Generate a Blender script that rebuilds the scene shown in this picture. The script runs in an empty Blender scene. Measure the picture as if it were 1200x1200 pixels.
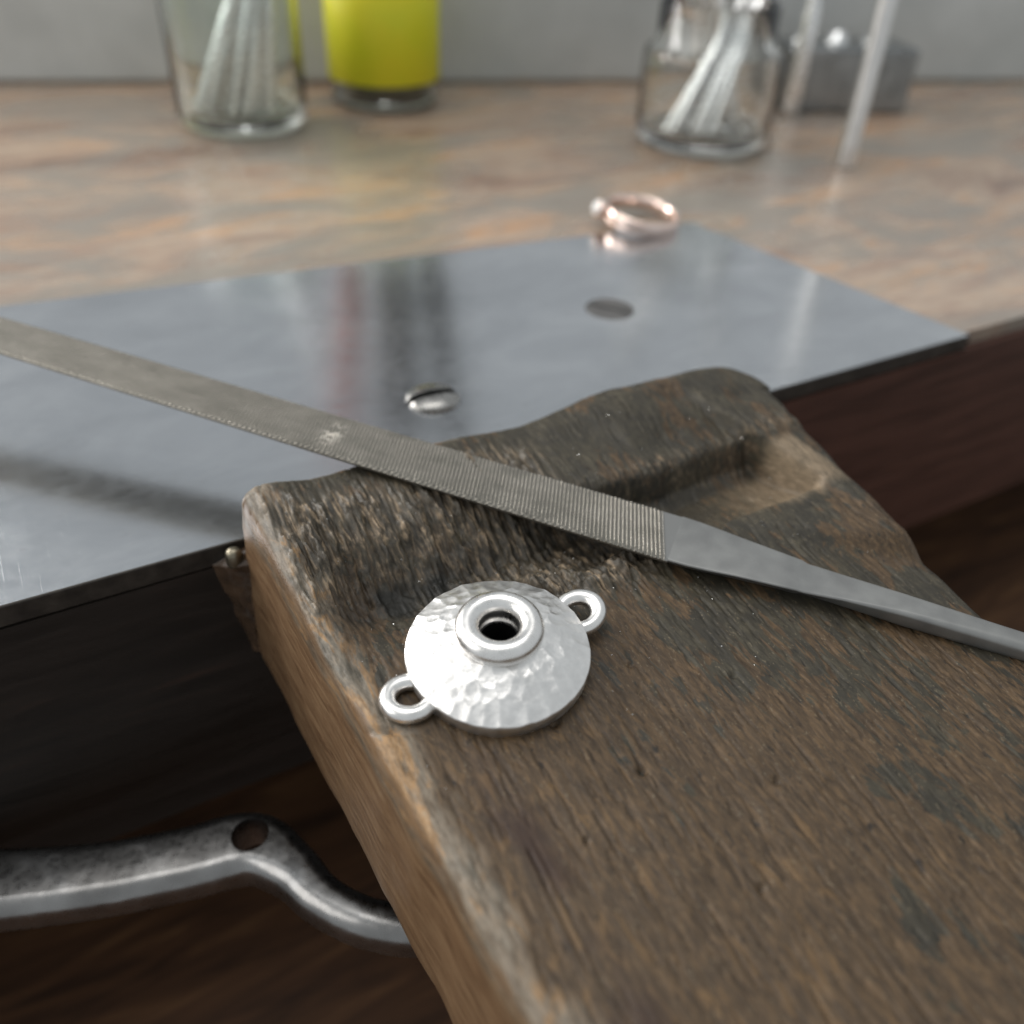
import bpy, math, random
import numpy as np
from mathutils import Vector, Matrix

rng = np.random.default_rng(7)
random.seed(7)
SC = bpy.context.scene
COL = SC.collection
MM = 0.001                       # everything below is written in millimetres

# ------------------------------------------------------------------ camera
PITCH, ROLL, CAMH = math.radians(38), math.radians(3), 100.0
cam_d = bpy.data.cameras.new('camera')
cam = bpy.data.objects.new('camera', cam_d); COL.objects.link(cam)
X = Vector((1, 0, 0)); FWD = Vector((0, math.cos(PITCH), -math.sin(PITCH))); UP = Vector((0, math.sin(PITCH), math.cos(PITCH)))
right = X * math.cos(ROLL) + UP * math.sin(ROLL)
up = -X * math.sin(ROLL) + UP * math.cos(ROLL)
m = Matrix.Identity(4)
for i in range(3):
    m[i][0] = right[i]; m[i][1] = up[i]; m[i][2] = -FWD[i]
m[2][3] = CAMH * MM
cam.matrix_world = m
cam_d.sensor_width = 36; cam_d.lens = 1050 / 1200 * 36
cam_d.clip_start = 0.003; cam_d.clip_end = 20
cam_d.dof.use_dof = True
cam_d.dof.focus_distance = 0.131
cam_d.dof.aperture_fstop = 11.0
SC.camera = cam

# ------------------------------------------------------------------ world and lamps
w = bpy.data.worlds.new('World'); SC.world = w; w.use_nodes = True
bg = w.node_tree.nodes['Background']
bg.inputs[0].default_value = (0.92, 0.97, 1.0, 1); bg.inputs[1].default_value = 0.56

def area(name, loc, target, size, power, col):
    d = bpy.data.lights.new(name, 'AREA'); d.shape = 'RECTANGLE'
    d.size, d.size_y = size[0] * MM, size[1] * MM; d.energy = power; d.color = col
    o = bpy.data.objects.new(name, d); COL.objects.link(o)
    o.location = Vector(loc) * MM
    o.rotation_euler = (Vector(target) - Vector(loc)).to_track_quat('-Z', 'Y').to_euler()
    return o
area('window_light_left', (-900, -120, 620), (0, 110, 0), (760, 760), 4.0, (1.0, 0.97, 0.93))
area('added_fill_far_left', (-1100, 700, 480), (0, 380, 20), (700, 600), 16.0, (1.0, 0.98, 0.95))  # added fill to brighten the jars and back bench, no window known there
area('added_overhead_fill', (-100, 420, 1300), (0, 260, 0), (900, 700), 5.0, (1.0, 0.98, 0.95))  # added soft fill from overhead to lift the bench, no lamp known there

SC.view_settings.view_transform = 'Standard'
try: SC.view_settings.look = 'None'
except Exception: pass
SC.view_settings.exposure = 0.0; SC.view_settings.gamma = 1.0
SC.view_settings.use_curve_mapping = False
SC.render.engine = 'CYCLES'
SC.cycles.max_bounces = 10; SC.cycles.transmission_bounces = 10; SC.cycles.glossy_bounces = 5
SC.cycles.caustics_reflective = False; SC.cycles.caustics_refractive = True
SC.cycles.sample_clamp_indirect = 6.0
SC.cycles.use_denoising = True

# ------------------------------------------------------------------ helpers
TH = math.radians(30.5); OX, OY = -46.0, 116.8       # bench frame: s along the bench front, t towards the jeweller
CT, ST = math.cos(TH), math.sin(TH)
def B(s, t, z=0.0):
    return Vector((OX + s * CT + t * ST, OY + s * ST - t * CT, z))
BENCH_ROT = -0.0
def np_B(s, t): return OX + s * CT + t * ST, OY + s * ST - t * CT

def tag(o, label=None, cat=None, group=None, kind=None):
    if label: o['label'] = label
    if cat: o['category'] = cat
    if group: o['group'] = group
    if kind: o['kind'] = kind
    return o

def mesh_obj(name, verts, faces, mat=None, parent=None, smooth=True, angle=None):
    """verts in mm, world or parent-local"""
    me = bpy.data.meshes.new(name)
    v = np.asarray(verts, float) * MM
    me.from_pydata([tuple(p) for p in v], [], faces)
    me.update()
    if smooth:
        me.shade_smooth()
        if angle is not None:
            try: me.set_sharp_from_angle(angle=math.radians(angle))
            except Exception: pass
    if mat: me.materials.append(mat)
    o = bpy.data.objects.new(name, me); COL.objects.link(o)
    if parent: o.parent = parent
    return o

def grid_faces(nu, nv, wrap_u=False, off=0):
    f = []
    for i in range(nu if wrap_u else nu - 1):
        i2 = (i + 1) % nu
        for j in range(nv - 1):
            f.append((off + i * nv + j, off + i2 * nv + j, off + i2 * nv + j + 1, off + i * nv + j + 1))
    return f

def lathe(profile, n=48, close_bottom=False, close_top=False):
    """profile: list of (r,z) from bottom to top; returns verts, faces (outward normals)"""
    v, f = [], []
    k = len(profile)
    for i in range(n):
        a = 2 * math.pi * i / n
        for r, z in profile: v.append((r * math.cos(a), r * math.sin(a), z))
    f = grid_faces(n, k, True)
    if close_bottom:
        v.append((0, 0, profile[0][1])); c = len(v) - 1
        for i in range(n): f.append((c, ((i + 1) % n) * k, i * k))
    if close_top:
        v.append((0, 0, profile[-1][1])); c = len(v) - 1
        for i in range(n): f.append((c, i * k + k - 1, ((i + 1) % n) * k + k - 1))
    return v, f

def sweep(path, sections):
    """path: list of Vector centre points; sections: list of list of (a,b) offsets in the frame (side, up)"""
    v, f = [], []
    n = len(sections[0]); L = len(path)
    for i, p in enumerate(path):
        d = (path[min(i + 1, L - 1)] - path[max(i - 1, 0)]).normalized()
        side = d.cross(Vector((0, 0, 1))).normalized(); u = side.cross(d).normalized()
        for a, b in sections[i]: v.append(tuple(p + side * a + u * b))
    for i in range(L - 1):
        for j in range(n):
            j2 = (j + 1) % n
            f.append((i * n + j, i * n + j2, (i + 1) * n + j2, (i + 1) * n + j))
    f.append(tuple(range(n - 1, -1, -1))); f.append(tuple((L - 1) * n + j for j in range(n)))
    return v, f

def smooth(a, b, x):
    t = np.clip((x - a) / (b - a), 0, 1); return t * t * (3 - 2 * t)

_lat = {}
def vnoise(x, y, seed):
    if seed not in _lat: _lat[seed] = np.random.default_rng(seed).random((256, 256))
    L = _lat[seed]
    xi = np.floor(x).astype(int); yi = np.floor(y).astype(int)
    fx = x - xi; fy = y - yi
    fx = fx * fx * fx * (fx * (fx * 6 - 15) + 10); fy = fy * fy * fy * (fy * (fy * 6 - 15) + 10)
    a = L[xi % 256, yi % 256]; b = L[(xi + 1) % 256, yi % 256]; c = L[xi % 256, (yi + 1) % 256]; d = L[(xi + 1) % 256, (yi + 1) % 256]
    return (a * (1 - fx) + b * fx) * (1 - fy) + (c * (1 - fx) + d * fx) * fy - 0.5
def fbm(x, y, seed, octv=4, gain=0.5):
    r = 0; a = 1.0
    for o in range(octv):
        r = r + a * vnoise(x * 2 ** o + 17.3 * o, y * 2 ** o + 5.1 * o, seed + o); a *= gain
    return r

# ------------------------------------------------------------------ materials
class NT:
    def __init__(s, name):
        s.m = bpy.data.materials.new(name); s.m.use_nodes = True
        s.t = s.m.node_tree; s.b = s.t.nodes['Principled BSDF']; s._co = None
    def n(s, typ, **kw):
        nd = s.t.nodes.new(typ)
        for k, v in kw.items():
            if k in nd.inputs.keys(): s.set(nd.inputs[k], v)
            else: setattr(nd, k, v)
        return nd
    def set(s, sock, v):
        if isinstance(v, bpy.types.NodeSocket): s.t.links.new(v, sock)
        else:
            if sock.type == 'RGBA' and len(v) == 3: v = (*v, 1)
            sock.default_value = v
    def p(s, **kw):
        for k, v in kw.items(): s.set(s.b.inputs[k.replace('_', ' ')], v)
        return s
    def co(s, scale=(1, 1, 1), rot=(0, 0, 0), loc=(0, 0, 0)):
        if not s._co: s._co = s.n('ShaderNodeTexCoord').outputs['Object']
        mp = s.n('ShaderNodeMapping'); s.t.links.new(s._co, mp.inputs[0])
        mp.inputs['Scale'].default_value = scale; mp.inputs['Rotation'].default_value = rot; mp.inputs['Location'].default_value = loc
        return mp.outputs[0]
    def noise(s, scale, co, detail=5, rough=0.375, dist=0.0):
        nd = s.n('ShaderNodeTexNoise'); s.t.links.new(co, nd.inputs['Vector'])
        nd.inputs['Scale'].default_value = scale; nd.inputs['Detail'].default_value = detail
        nd.inputs['Roughness'].default_value = rough; nd.inputs['Distortion'].default_value = dist
        return nd.outputs[0]
    def ramp(s, fac, stops, interp='LINEAR'):
        nd = s.n('ShaderNodeValToRGB'); s.t.links.new(fac, nd.inputs[0]); cr = nd.color_ramp; cr.interpolation = interp
        while len(cr.elements) < len(stops): cr.elements.new(0.5)
        for e, (p, c) in zip(cr.elements, stops):
            e.position = p; e.color = (*c, 1) if isinstance(c, tuple) else (c, c, c, 1)
        return nd.outputs[0]
    def mix(s, fac, a, b, mode='MIX'):
        nd = s.n('ShaderNodeMix', data_type='RGBA', blend_type=mode)
        s.set(nd.inputs[0], fac); s.set(nd.inputs[6], a); s.set(nd.inputs[7], b)
        return nd.outputs[2]
    def math(s, op, a, b=0.0, clamp=False):
        nd = s.n('ShaderNodeMath', operation=op, use_clamp=clamp); s.set(nd.inputs[0], a); s.set(nd.inputs[1], b); return nd.outputs[0]
    def attr(s, name):
        nd = s.n('ShaderNodeAttribute'); nd.attribute_name = name; return nd.outputs['Fac']
    def bump(s, h, strength=0.3, dist=0.1):
        nd = s.n('ShaderNodeBump'); s.t.links.new(h, nd.inputs['Height'])
        nd.inputs['Strength'].default_value = strength; nd.inputs['Distance'].default_value = dist * MM
        s.t.links.new(nd.outputs[0], s.b.inputs['Normal']); return nd

def simple(name, col, rough=0.37, metal=0.0, **kw):
    q = NT(name); q.p(Base_Color=col, Roughness=rough, Metallic=metal, **kw); return q.m

def mat_pin():
    q = NT('pin_wood')
    k = 1000.0                                    # object coordinates are metres: 1 / mm
    fine = q.noise(1.0, q.co((1.5 * k, 0.36 * k, 1.5 * k), (0, 0, -.06)), 6, 0.60, 0.7)
    fibre = q.noise(1.0, q.co((1.25 * k, 0.13 * k, 0.6 * k), (0, 0, .05)), 5, 0.6, 0.6)
    mott = q.noise(1.0, q.co((0.22 * k, 0.15 * k, 0.22 * k), (0, 0, .3), (5, 1, 0)), 6, 0.65, 1.0)
    mid = q.noise(1.0, q.co((0.40 * k, 0.085 * k, 0.4 * k)), 6, 0.62, 1.2)
    blot = q.noise(1.0, q.co((0.10 * k, 0.055 * k, 0.1 * k)), 4, 0.55, 0.6)
    speck = q.noise(1.0, q.co((3.2 * k, 1.6 * k, 3.2 * k), (0, 0, .5)), 3, 0.6)
    dust = q.noise(1.0, q.co((1.3 * k, 0.30 * k, 1.3 * k), (0, 0, .15), (3, 8, 1)), 5, 0.7)
    grime = q.mix(q.ramp(mott, [(0.40, 0.75), (0.60, 0.0)]), q.ramp(fine, [(0.28, (0.024, 0.020, 0.0135)), (0.5, (0.052, 0.044, 0.029)), (0.72, (0.082, 0.070, 0.047))]), (0.026, 0.023, 0.017))
    brown = q.ramp(fine, [(0.25, (0.030, 0.019, 0.011)), (0.5, (0.075, 0.048, 0.026)), (0.75, (0.15, 0.092, 0.046))])
    bm = q.math('ADD', q.math('MULTIPLY', mid, 0.9), q.math('MULTIPLY', blot, 0.9))
    bm = q.math('ADD', bm, q.math('MULTIPLY', q.attr('warm'), 0.36))
    bmask = q.ramp(bm, [(0.98, 0.0), (1.24, 0.95)])
    c = q.mix(bmask, grime, brown)
    c = q.mix(q.ramp(q.math('ADD', speck, q.math('MULTIPLY', dust, .6)), [(0.94, 0.0), (1.03, 0.5)]), c, (0.20, 0.160, 0.105))
    # fibrous torn wood on the front of the ridge: lighter fibres
    fib = q.ramp(fibre, [(0.36, (0.030, 0.026, 0.020)), (0.52, (0.12, 0.094, 0.066)), (0.66, (0.46, 0.34, 0.22))])
    fm = q.math('MULTIPLY', q.attr('torn'), q.ramp(mid, [(0.38, 0.15), (0.62, 1.0)]), True)
    c = q.mix(fm, c, fib)
    grain = q.math('ADD', q.math('MULTIPLY', fine, .55), q.math('MULTIPLY', mid, .45))
    och = q.noise(1.0, q.co((0.5 * k, 0.13 * k, 0.5 * k), (0, 0, .05), (7, 3, 2)), 5, 0.65, 1.0)
    c = q.mix(q.math('MULTIPLY', q.ramp(och, [(0.55, 0.0), (0.66, 0.75)]), q.attr('warm')), c, (0.16, 0.095, 0.042))
    pit = q.noise(1.0, q.co((0.9 * k, 0.35 * k, 0.9 * k), (0, 0, .1), (1, 9, 2)), 4, 0.6, 0.5)
    c = q.mix(q.ramp(pit, [(0.62, 0.0), (0.70, 0.8)]), c, (0.012, 0.010, 0.008))
    # worn, bleached arris with orange bare spots
    worn = q.ramp(mid, [(0.36, (0.13, 0.115, 0.09)), (0.52, (0.24, 0.195, 0.145)), (0.60, (0.34, 0.20, 0.09)), (0.70, (0.40, 0.30, 0.2))])
    em = q.math('MULTIPLY', q.attr('edge'), q.ramp(dust, [(0.34, 0.2), (0.58, 1.0)]), True)
    c = q.mix(em, c, worn)
    # freshly cut recess
    cut = q.ramp(fine, [(0.3, (0.12, 0.092, 0.06)), (0.6, (0.24, 0.18, 0.118)), (0.75, (0.36, 0.28, 0.2))])
    c = q.mix(q.attr('cut'), c, cut)
    # shade painted into the hollow so it reads deeper, plus a dark streak
    c = q.mix(q.attr('shade_and_streak'), c, q.mix(q.attr('warm'), (0.014, 0.013, 0.010), (0.034, 0.017, 0.012)))
    # varnished side
    side = q.ramp(q.noise(1.0, q.co((1.2 * k, 0.10 * k, 1.0 * k)), 6, 0.6, 0.6), [(0.3, (0.085, 0.046, 0.023)), (0.5, (0.15, 0.088, 0.046)), (0.72, (0.21, 0.135, 0.075))])
    side = q.mix(q.ramp(speck, [(0.68, 0.0), (0.76, 0.5)]), side, (0.5, 0.42, 0.33))
    c = q.mix(q.attr('side'), c, side)
    r = q.mix(q.attr('side'), q.ramp(mid, [(0.3, 0.40), (0.7, 0.66)]), (0.40, 0.40, 0.40))
    q.p(Base_Color=c, Roughness=r)
    q.b.inputs['Specular IOR Level'].default_value = 0.35
    h = q.math('ADD', fine, q.math('MULTIPLY', speck, 0.5))
    h = q.math('ADD', h, q.math('MULTIPLY', q.math('MULTIPLY', fibre, q.attr('torn')), 3.5))
    q.bump(h, 0.26, 0.22)
    return q.m

def mat_silver(name='silver', rough=0.37):
    q = NT(name); k = 1000.0
    a = q.noise(1.0, q.co((0.6 * k,) * 3), 4, 0.6); b = q.noise(1.0, q.co((6 * k,) * 3), 3, 0.6)
    q.p(Base_Color=q.ramp(a, [(0.3, (0.77, 0.755, 0.735)), (0.7, (0.88, 0.865, 0.845))]), Metallic=1.0,
        Roughness=q.ramp(a, [(0.3, rough - .08), (0.7, rough + .08)]))
    q.bump(b, 0.12, 0.05)
    return q.m

def mat_plate():
    q = NT('plate_steel'); k = 1000.0
    a = q.noise(1.0, q.co((0.03 * k, 0.05 * k, 1)), 6, 0.6, 0.5)
    b = q.noise(1.0, q.co((0.25 * k, 0.35 * k, 1)), 5, 0.65)
    sc = q.noise(1.0, q.co((0.06 * k, 3.5 * k, 1), (0, 0, 0.5)), 3, 0.6)
    sc2 = q.noise(1.0, q.co((3.2 * k, 0.05 * k, 1), (0, 0, 0.25)), 3, 0.6)
    col = q.ramp(a, [(0.30, (0.44, 0.455, 0.475)), (0.52, (0.50, 0.515, 0.535)), (0.7, (0.57, 0.585, 0.60))])
    col = q.mix(q.ramp(b, [(0.62, 0.0), (0.74, 0.35)]), col, (0.30, 0.30, 0.30))
    q.p(Base_Color=col, Metallic=0.96, Roughness=q.ramp(b, [(0.3, 0.14), (0.7, 0.23)]))
    s1 = q.ramp(sc, [(0.66, 0.0), (0.70, 1.0)]); s2 = q.ramp(sc2, [(0.67, 0.0), (0.71, 1.0)])
    q.bump(q.math('ADD', q.math('ADD', q.math('ADD', sc, s1), q.math('ADD', sc2, s2)), q.math('MULTIPLY', a, 3.0)), 0.10, 0.05)
    return q.m

def mat_file():
    q = NT('file_steel'); k = 1000.0
    a = q.noise(1.0, q.co((0.12 * k, 0.25 * k, 0.3 * k)), 5, 0.6)
    b = q.noise(1.0, q.co((5 * k,) * 3), 3, 0.7)
    col = q.ramp(a, [(0.3, (0.21, 0.197, 0.17)), (0.7, (0.29, 0.27, 0.236))])
    col = q.mix(q.ramp(b, [(0.60, 0.0), (0.72, 0.25)]), col, (0.18, 0.165, 0.135))
    col = q.mix(q.attr('worn'), col, (0.72, 0.66, 0.58))
    col = q.mix(q.attr('bare'), col, (0.27, 0.27, 0.264))
    q.p(Base_Color=col, Metallic=0.88, Roughness=q.mix(q.attr('bare'), q.ramp(b, [(0.35, 0.32), (0.7, 0.50)]), (0.46, 0.46, 0.46)))
    q.bump(b, 0.15, 0.03)
    return q.m

def mat_shank():
    q = NT('file_tang_steel'); k = 1000.0
    b = q.noise(1.0, q.co((4 * k,) * 3), 4, 0.7); a = q.noise(1.0, q.co((0.3 * k,) * 3), 4)
    q.p(Base_Color=q.ramp(a, [(0.3, (0.25, 0.25, 0.245)), (0.7, (0.32, 0.32, 0.31))]), Metallic=0.85, Roughness=q.ramp(b, [(0.3, 0.40), (0.7, 0.55)]))
    q.bump(b, 0.25, 0.04)
    return q.m

def mat_bench():
    q = NT('bench_wood'); k = 1000.0
    fine = q.noise(1.0, q.co((0.05 * k, 0.25 * k, 1), (0, 0, .4)), 6, 0.7, 0.5)
    mid = q.noise(1.0, q.co((0.010 * k, 0.045 * k, 1), (0, 0, .4)), 6, 0.68, 1.0)
    blot = q.noise(1.0, q.co((0.014 * k, 0.026 * k, 1), (0, 0, .35), (4, 2, 0)), 6, 0.68, 0.8)
    c = q.ramp(mid, [(0.30, (0.15, 0.092, 0.065)), (0.41, (0.31, 0.205, 0.145)), (0.53, (0.42, 0.32, 0.235)), (0.58, (0.45, 0.26, 0.14)), (0.64, (0.36, 0.26, 0.19)), (0.72, (0.24, 0.185, 0.145))])
    c = q.mix(q.ramp(blot, [(0.44, 0.0), (0.58, 0.85)]), c, (0.235, 0.215, 0.185))
    c = q.mix(q.ramp(fine, [(0.3, 0.45), (0.48, 0.0)]), c, (0.16, 0.11, 0.08))
    q.p(Base_Color=c, Roughness=q.ramp(blot, [(0.3, 0.20), (0.7, 0.34)]))
    q.b.inputs['Specular IOR Level'].default_value = 0.75
    q.bump(q.math('ADD', fine, mid), 0.3, 0.6)
    return q.m

def mat_front():
    q = NT('bench_front_wood'); k = 1000.0
    g = q.noise(1.0, q.co((0.03 * k, 1, 0.30 * k)), 6, 0.6, 0.6)
    s = q.noise(1.0, q.co((0.12 * k, 1, 1.2 * k), (0, .5, 0)), 4, 0.7)
    warm = q.attr('warm')
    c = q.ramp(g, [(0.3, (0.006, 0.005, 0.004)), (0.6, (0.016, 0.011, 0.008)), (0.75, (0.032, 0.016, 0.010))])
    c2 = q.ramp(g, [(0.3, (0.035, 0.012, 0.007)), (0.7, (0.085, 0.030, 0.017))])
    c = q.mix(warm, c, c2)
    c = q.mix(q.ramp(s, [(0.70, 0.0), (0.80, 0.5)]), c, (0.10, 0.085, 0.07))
    q.p(Base_Color=c, Roughness=q.ramp(g, [(0.3, 0.42), (0.7, 0.6)]))
    q.bump(g, 0.3, 0.4)
    return q.m

def mat_tray():
    q = NT('tray_wood'); k = 1000.0
    g = q.noise(1.0, q.co((0.02 * k, 0.16 * k, 1)), 6, 0.6, 0.8)
    q.p(Base_Color=q.ramp(g, [(0.3, (0.035, 0.016, 0.008)), (0.55, (0.10, 0.045, 0.020)), (0.72, (0.19, 0.095, 0.04))]), Roughness=0.6)
    return q.m

def mat_forged():
    q = NT('forged_steel'); k = 1000.0
    a = q.noise(1.0, q.co((0.13 * k,) * 3), 2, 0.4); b = q.noise(1.0, q.co((0.7 * k,) * 3), 3, 0.5)
    q.p(Base_Color=q.ramp(a, [(0.3, (0.20, 0.195, 0.19)), (0.6, (0.29, 0.285, 0.28)), (0.75, (0.36, 0.36, 0.36))]), Metallic=1.0, Roughness=q.ramp(b, [(0.3, 0.24), (0.7, 0.34)]))
    q.bump(q.math('ADD', a, q.math('MULTIPLY', b, .03)), 0.30, 1.2)
    return q.m

def mat_glass(name, col):
    q = NT(name); q.p(Base_Color=col, Roughness=0.02, IOR=1.48)
    q.b.inputs['Transmission Weight'].default_value = 1.0
    return q.m

def mat_noisy(name, c1, c2, rough=.5, metal=0.0, sc=0.3, bump=0.2):
    q = NT(name); k = 1000.0
    a = q.noise(1.0, q.co((sc * k,) * 3), 5, 0.6)
    q.p(Base_Color=q.ramp(a, [(0.3, c1), (0.7, c2)]), Roughness=q.ramp(a, [(.3, max(rough - .06, .02)), (.7, rough + .06)]), Metallic=metal)
    q.bump(a, bump, 0.2)
    return q.m

M = dict(pin=mat_pin(), silver=mat_silver(), silver_sat=mat_silver('silver_satin', 0.30), plate=mat_plate(), file=mat_file(), shank=mat_shank(),
         bench=mat_bench(), front=mat_front(), tray=mat_tray(), forged=mat_forged(),
         glass=mat_glass('clear_glass', (0.975, 0.99, 0.98)), gglass=mat_glass('greenish_glass', (0.93, 0.975, 0.945)),
         screw=mat_noisy('screw_steel', (0.27, 0.265, 0.25), (0.40, 0.39, 0.375), .27, 1.0, .8, .1),
         dscrew=mat_noisy('dull_screw_steel', (0.16, 0.15, 0.145), (0.27, 0.26, 0.25), .42, 1.0, .8, .3),
         gold=mat_noisy('rose_gold', (0.88, 0.68, 0.59), (0.95, 0.78, 0.70), .16, 1.0, .3, .04),
         bur=mat_noisy('bur_steel', (0.80, 0.80, 0.79), (0.94, 0.94, 0.93), .27, 1.0, .3, .05),
         brass=mat_noisy('aged_brass', (0.17, 0.15, 0.11), (0.28, 0.25, 0.19), .4, 1.0, .6, .2),
         resin=mat_noisy('brown_glue', (0.03, 0.020, 0.014), (0.10, 0.062, 0.038), .22, 0.0, .16, .6),
         ledge=mat_noisy('grey_paint', (0.46, 0.48, 0.47), (0.58, 0.60, 0.59), .5, 0.0, .03, .1),
         yellow=mat_noisy('yellow_label', (0.74, 0.78, 0.015), (0.86, 0.78, 0.02), .45, 0.0, .05, .05),
         olive=mat_noisy('olive_paste', (0.06, 0.058, 0.03), (0.13, 0.12, 0.07), .5, 0.0, .15, .3),
         redgrip=mat_noisy('red_brown_handle', (0.34, 0.09, 0.07), (0.46, 0.14, 0.10), .4, 0.0, .1, .05),
         darkgrip=mat_noisy('dark_handle', (0.03, 0.03, 0.03), (0.06, 0.055, 0.05), .45, 0.0, .1, .05),
         alum=mat_noisy('brushed_aluminium', (0.70, 0.69, 0.67), (0.85, 0.84, 0.82), .35, 1.0, .2, .1),
         block=mat_noisy('block_steel', (0.22, 0.23, 0.23), (0.36, 0.37, 0.37), .3, 1.0, .1, .15),
         stone=simple('pale_stone', (0.9, 0.88, 0.86), 0.1),
         edge=mat_noisy('dark_steel_edge', (0.03, 0.027, 0.024), (0.075, 0.065, 0.055), .5, .6, .25, .4),
         hole_shade=simple('hole_shade_dark', (0.02, 0.02, 0.022), 0.45, 0.6),
         black=simple('slot_shade_black', (0.01, 0.01, 0.01), 0.7))

def frame_obj(name):
    """an Empty standing in the bench frame: local x = s, local y = -t"""
    e = bpy.data.objects.new(name, None); COL.objects.link(e); e.empty_display_size = 0.01
    e.location = B(0, 0, 0) * MM; e.rotation_euler = (0, 0, TH)
    return e

def bench_frame(o):
    o.location = B(0, 0, 0) * MM; o.rotation_euler = (0, 0, TH); return o
# in the bench frame local x = s, local y = -t

def box_verts(x0, x1, y0, y1, z0, z1):
    v = [(x, y, z) for z in (z0, z1) for y in (y0, y1) for x in (x0, x1)]
    f = [(0, 2, 3, 1), (4, 5, 7, 6), (0, 1, 5, 4), (2, 6, 7, 3), (0, 4, 6, 2), (1, 3, 7, 5)]
    return v, f

def add_bevel(o, wmm, seg=2):
    b = o.modifiers.new('bevel', 'BEVEL'); b.width = wmm * MM; b.segments = seg; b.limit_method = 'ANGLE'
    return o

# ------------------------------------------------------------------ the bench
v, f = box_verts(-420, 800, 2.0, 700, -40, -0.45)
o = bench_frame(mesh_obj('bench_top', v, f, M['bench'], smooth=False)); tag(o, kind='structure')
# front board under the plate, subdivided so that the warm bare wood on its right end can be marked
nx, nz = 120, 12
xs = np.linspace(-420, 800, nx); zs = np.linspace(-65, -4.4, nz)
v = []; 
for a in xs:
    for b_ in zs: v.append((a, -0.25 + 0.25 * math.sin(a * .03), b_))
f = grid_faces(nx, nz)
n0 = len(v)
for a in xs:
    for b_ in (zs[0], zs[-1]): v.append((a, 1.9, b_))
for i in range(nx - 1):
    f.append((n0 + 2 * i, n0 + 2 * i + 2, (i + 1) * nz, i * nz))
    f.append((i * nz + nz - 1, (i + 1) * nz + nz - 1, n0 + 2 * i + 3, n0 + 2 * i + 1))
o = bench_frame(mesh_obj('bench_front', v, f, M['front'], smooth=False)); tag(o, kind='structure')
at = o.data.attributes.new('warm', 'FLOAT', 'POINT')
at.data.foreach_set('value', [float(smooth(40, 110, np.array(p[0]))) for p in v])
v, f = box_verts(-420, 800, -420, 500, -150, -140)
o = bench_frame(mesh_obj('tray_floor', v, f, M['tray'], smooth=False)); tag(o, kind='structure')
v, f = box_verts(-420, 800, 60, 66, -140, -41)
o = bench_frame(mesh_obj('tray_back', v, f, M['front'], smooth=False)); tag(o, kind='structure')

# ledge along the back of the bench
la = math.atan2(20, 88)
v, f = box_verts(-420, 700, 0, 40, -0.3, 62)
o = mesh_obj('back_ledge', v, f, M['ledge'], smooth=False); add_bevel(o, 2)
o.location = Vector((0, 458, 0)) * MM; o.rotation_euler = (0, 0, la); tag(o, kind='structure')

# ------------------------------------------------------------------ steel plate let into the bench
plate_xy = [(-62, -0.3), (185.8, -0.3), (168.6, 92.3), (-62, 115.2)]
v = [(x, y, -4.2) for x, y in plate_xy] + [(x, y, 0) for x, y in plate_xy]
f = [(3, 2, 1, 0), (4, 5, 6, 7)] + [(i, (i + 1) % 4, 4 + (i + 1) % 4, 4 + i) for i in range(4)]
plate = bench_frame(mesh_obj('steel_plate', v, f, M['plate'], smooth=False)); add_bevel(plate, 0.3, 2); plate.data.materials.append(M['edge']); plate.modifiers['bevel'].material = 1
for p_ in plate.data.polygons: p_.material_index = 0 if p_.normal.z > .5 else 1
tag(plate, 'grey polished steel plate screwed down along the front of the wooden bench', 'plate')

def slotted_screw(name, x, y, R, dome, slot_w, slot_ang, mat, parent, lab=None):
    # round head made of two half domes with a milled slot between them
    v, f = [], []
    n = 30; rr = [1.0, 0.995, 0.97, 0.9, 0.75, 0.5, 0.25, 0.0]
    hs = [-0.25, 0.12 * dome, 0.35 * dome, 0.55 * dome, 0.75 * dome, 0.92 * dome, 0.98 * dome, dome]
    half = slot_w / 2; sv, sf = [], []
    for sgn in (1, -1):
        off = len(v)
        for i in range(n + 1):
            a = math.pi * i / n
            for r, h in zip(rr, hs):
                px = R * r * math.cos(a); py = half + (R - half) * r * math.sin(a) * 0.999
                v.append((px * (1 if sgn > 0 else -1), py * sgn, h))
        f += grid_faces(n + 1, len(rr), False, off)
        # slot wall
        k = len(sv)
        strip = []
        for i_r, (r, h) in enumerate(zip(rr, hs)): strip.append(((R * r) * sgn, half * sgn, h))
        for i_r, (r, h) in reversed(list(enumerate(zip(rr[:-1], hs[:-1])))): strip.append(((-R * r) * sgn, half * sgn, h))
        for p in strip: sv.append((p[0], p[1] - 0.01 * sgn, p[2]))
        sf.append(tuple(range(k + len(strip) - 1, k - 1, -1)))
    o = mesh_obj(name, v, f, mat, parent, smooth=True, angle=40)
    o.location = (x * MM, y * MM, 0.0); o.rotation_euler = (0, 0, slot_ang)
    if lab: o['label'] = lab
    sl = half + 0.02; zz = 0.05 * dome + .02
    k = len(sv); sv += [(-R * .99, -sl, zz), (R * .99, -sl, zz), (R * .99, sl, zz), (-R * .99, sl, zz)]; sf.append((k, k + 1, k + 2, k + 3))
    mesh_obj('slot', sv, sf, M['black'], o, False)  # slot floor and walls coloured black to stand for the shade inside
    return o
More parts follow.
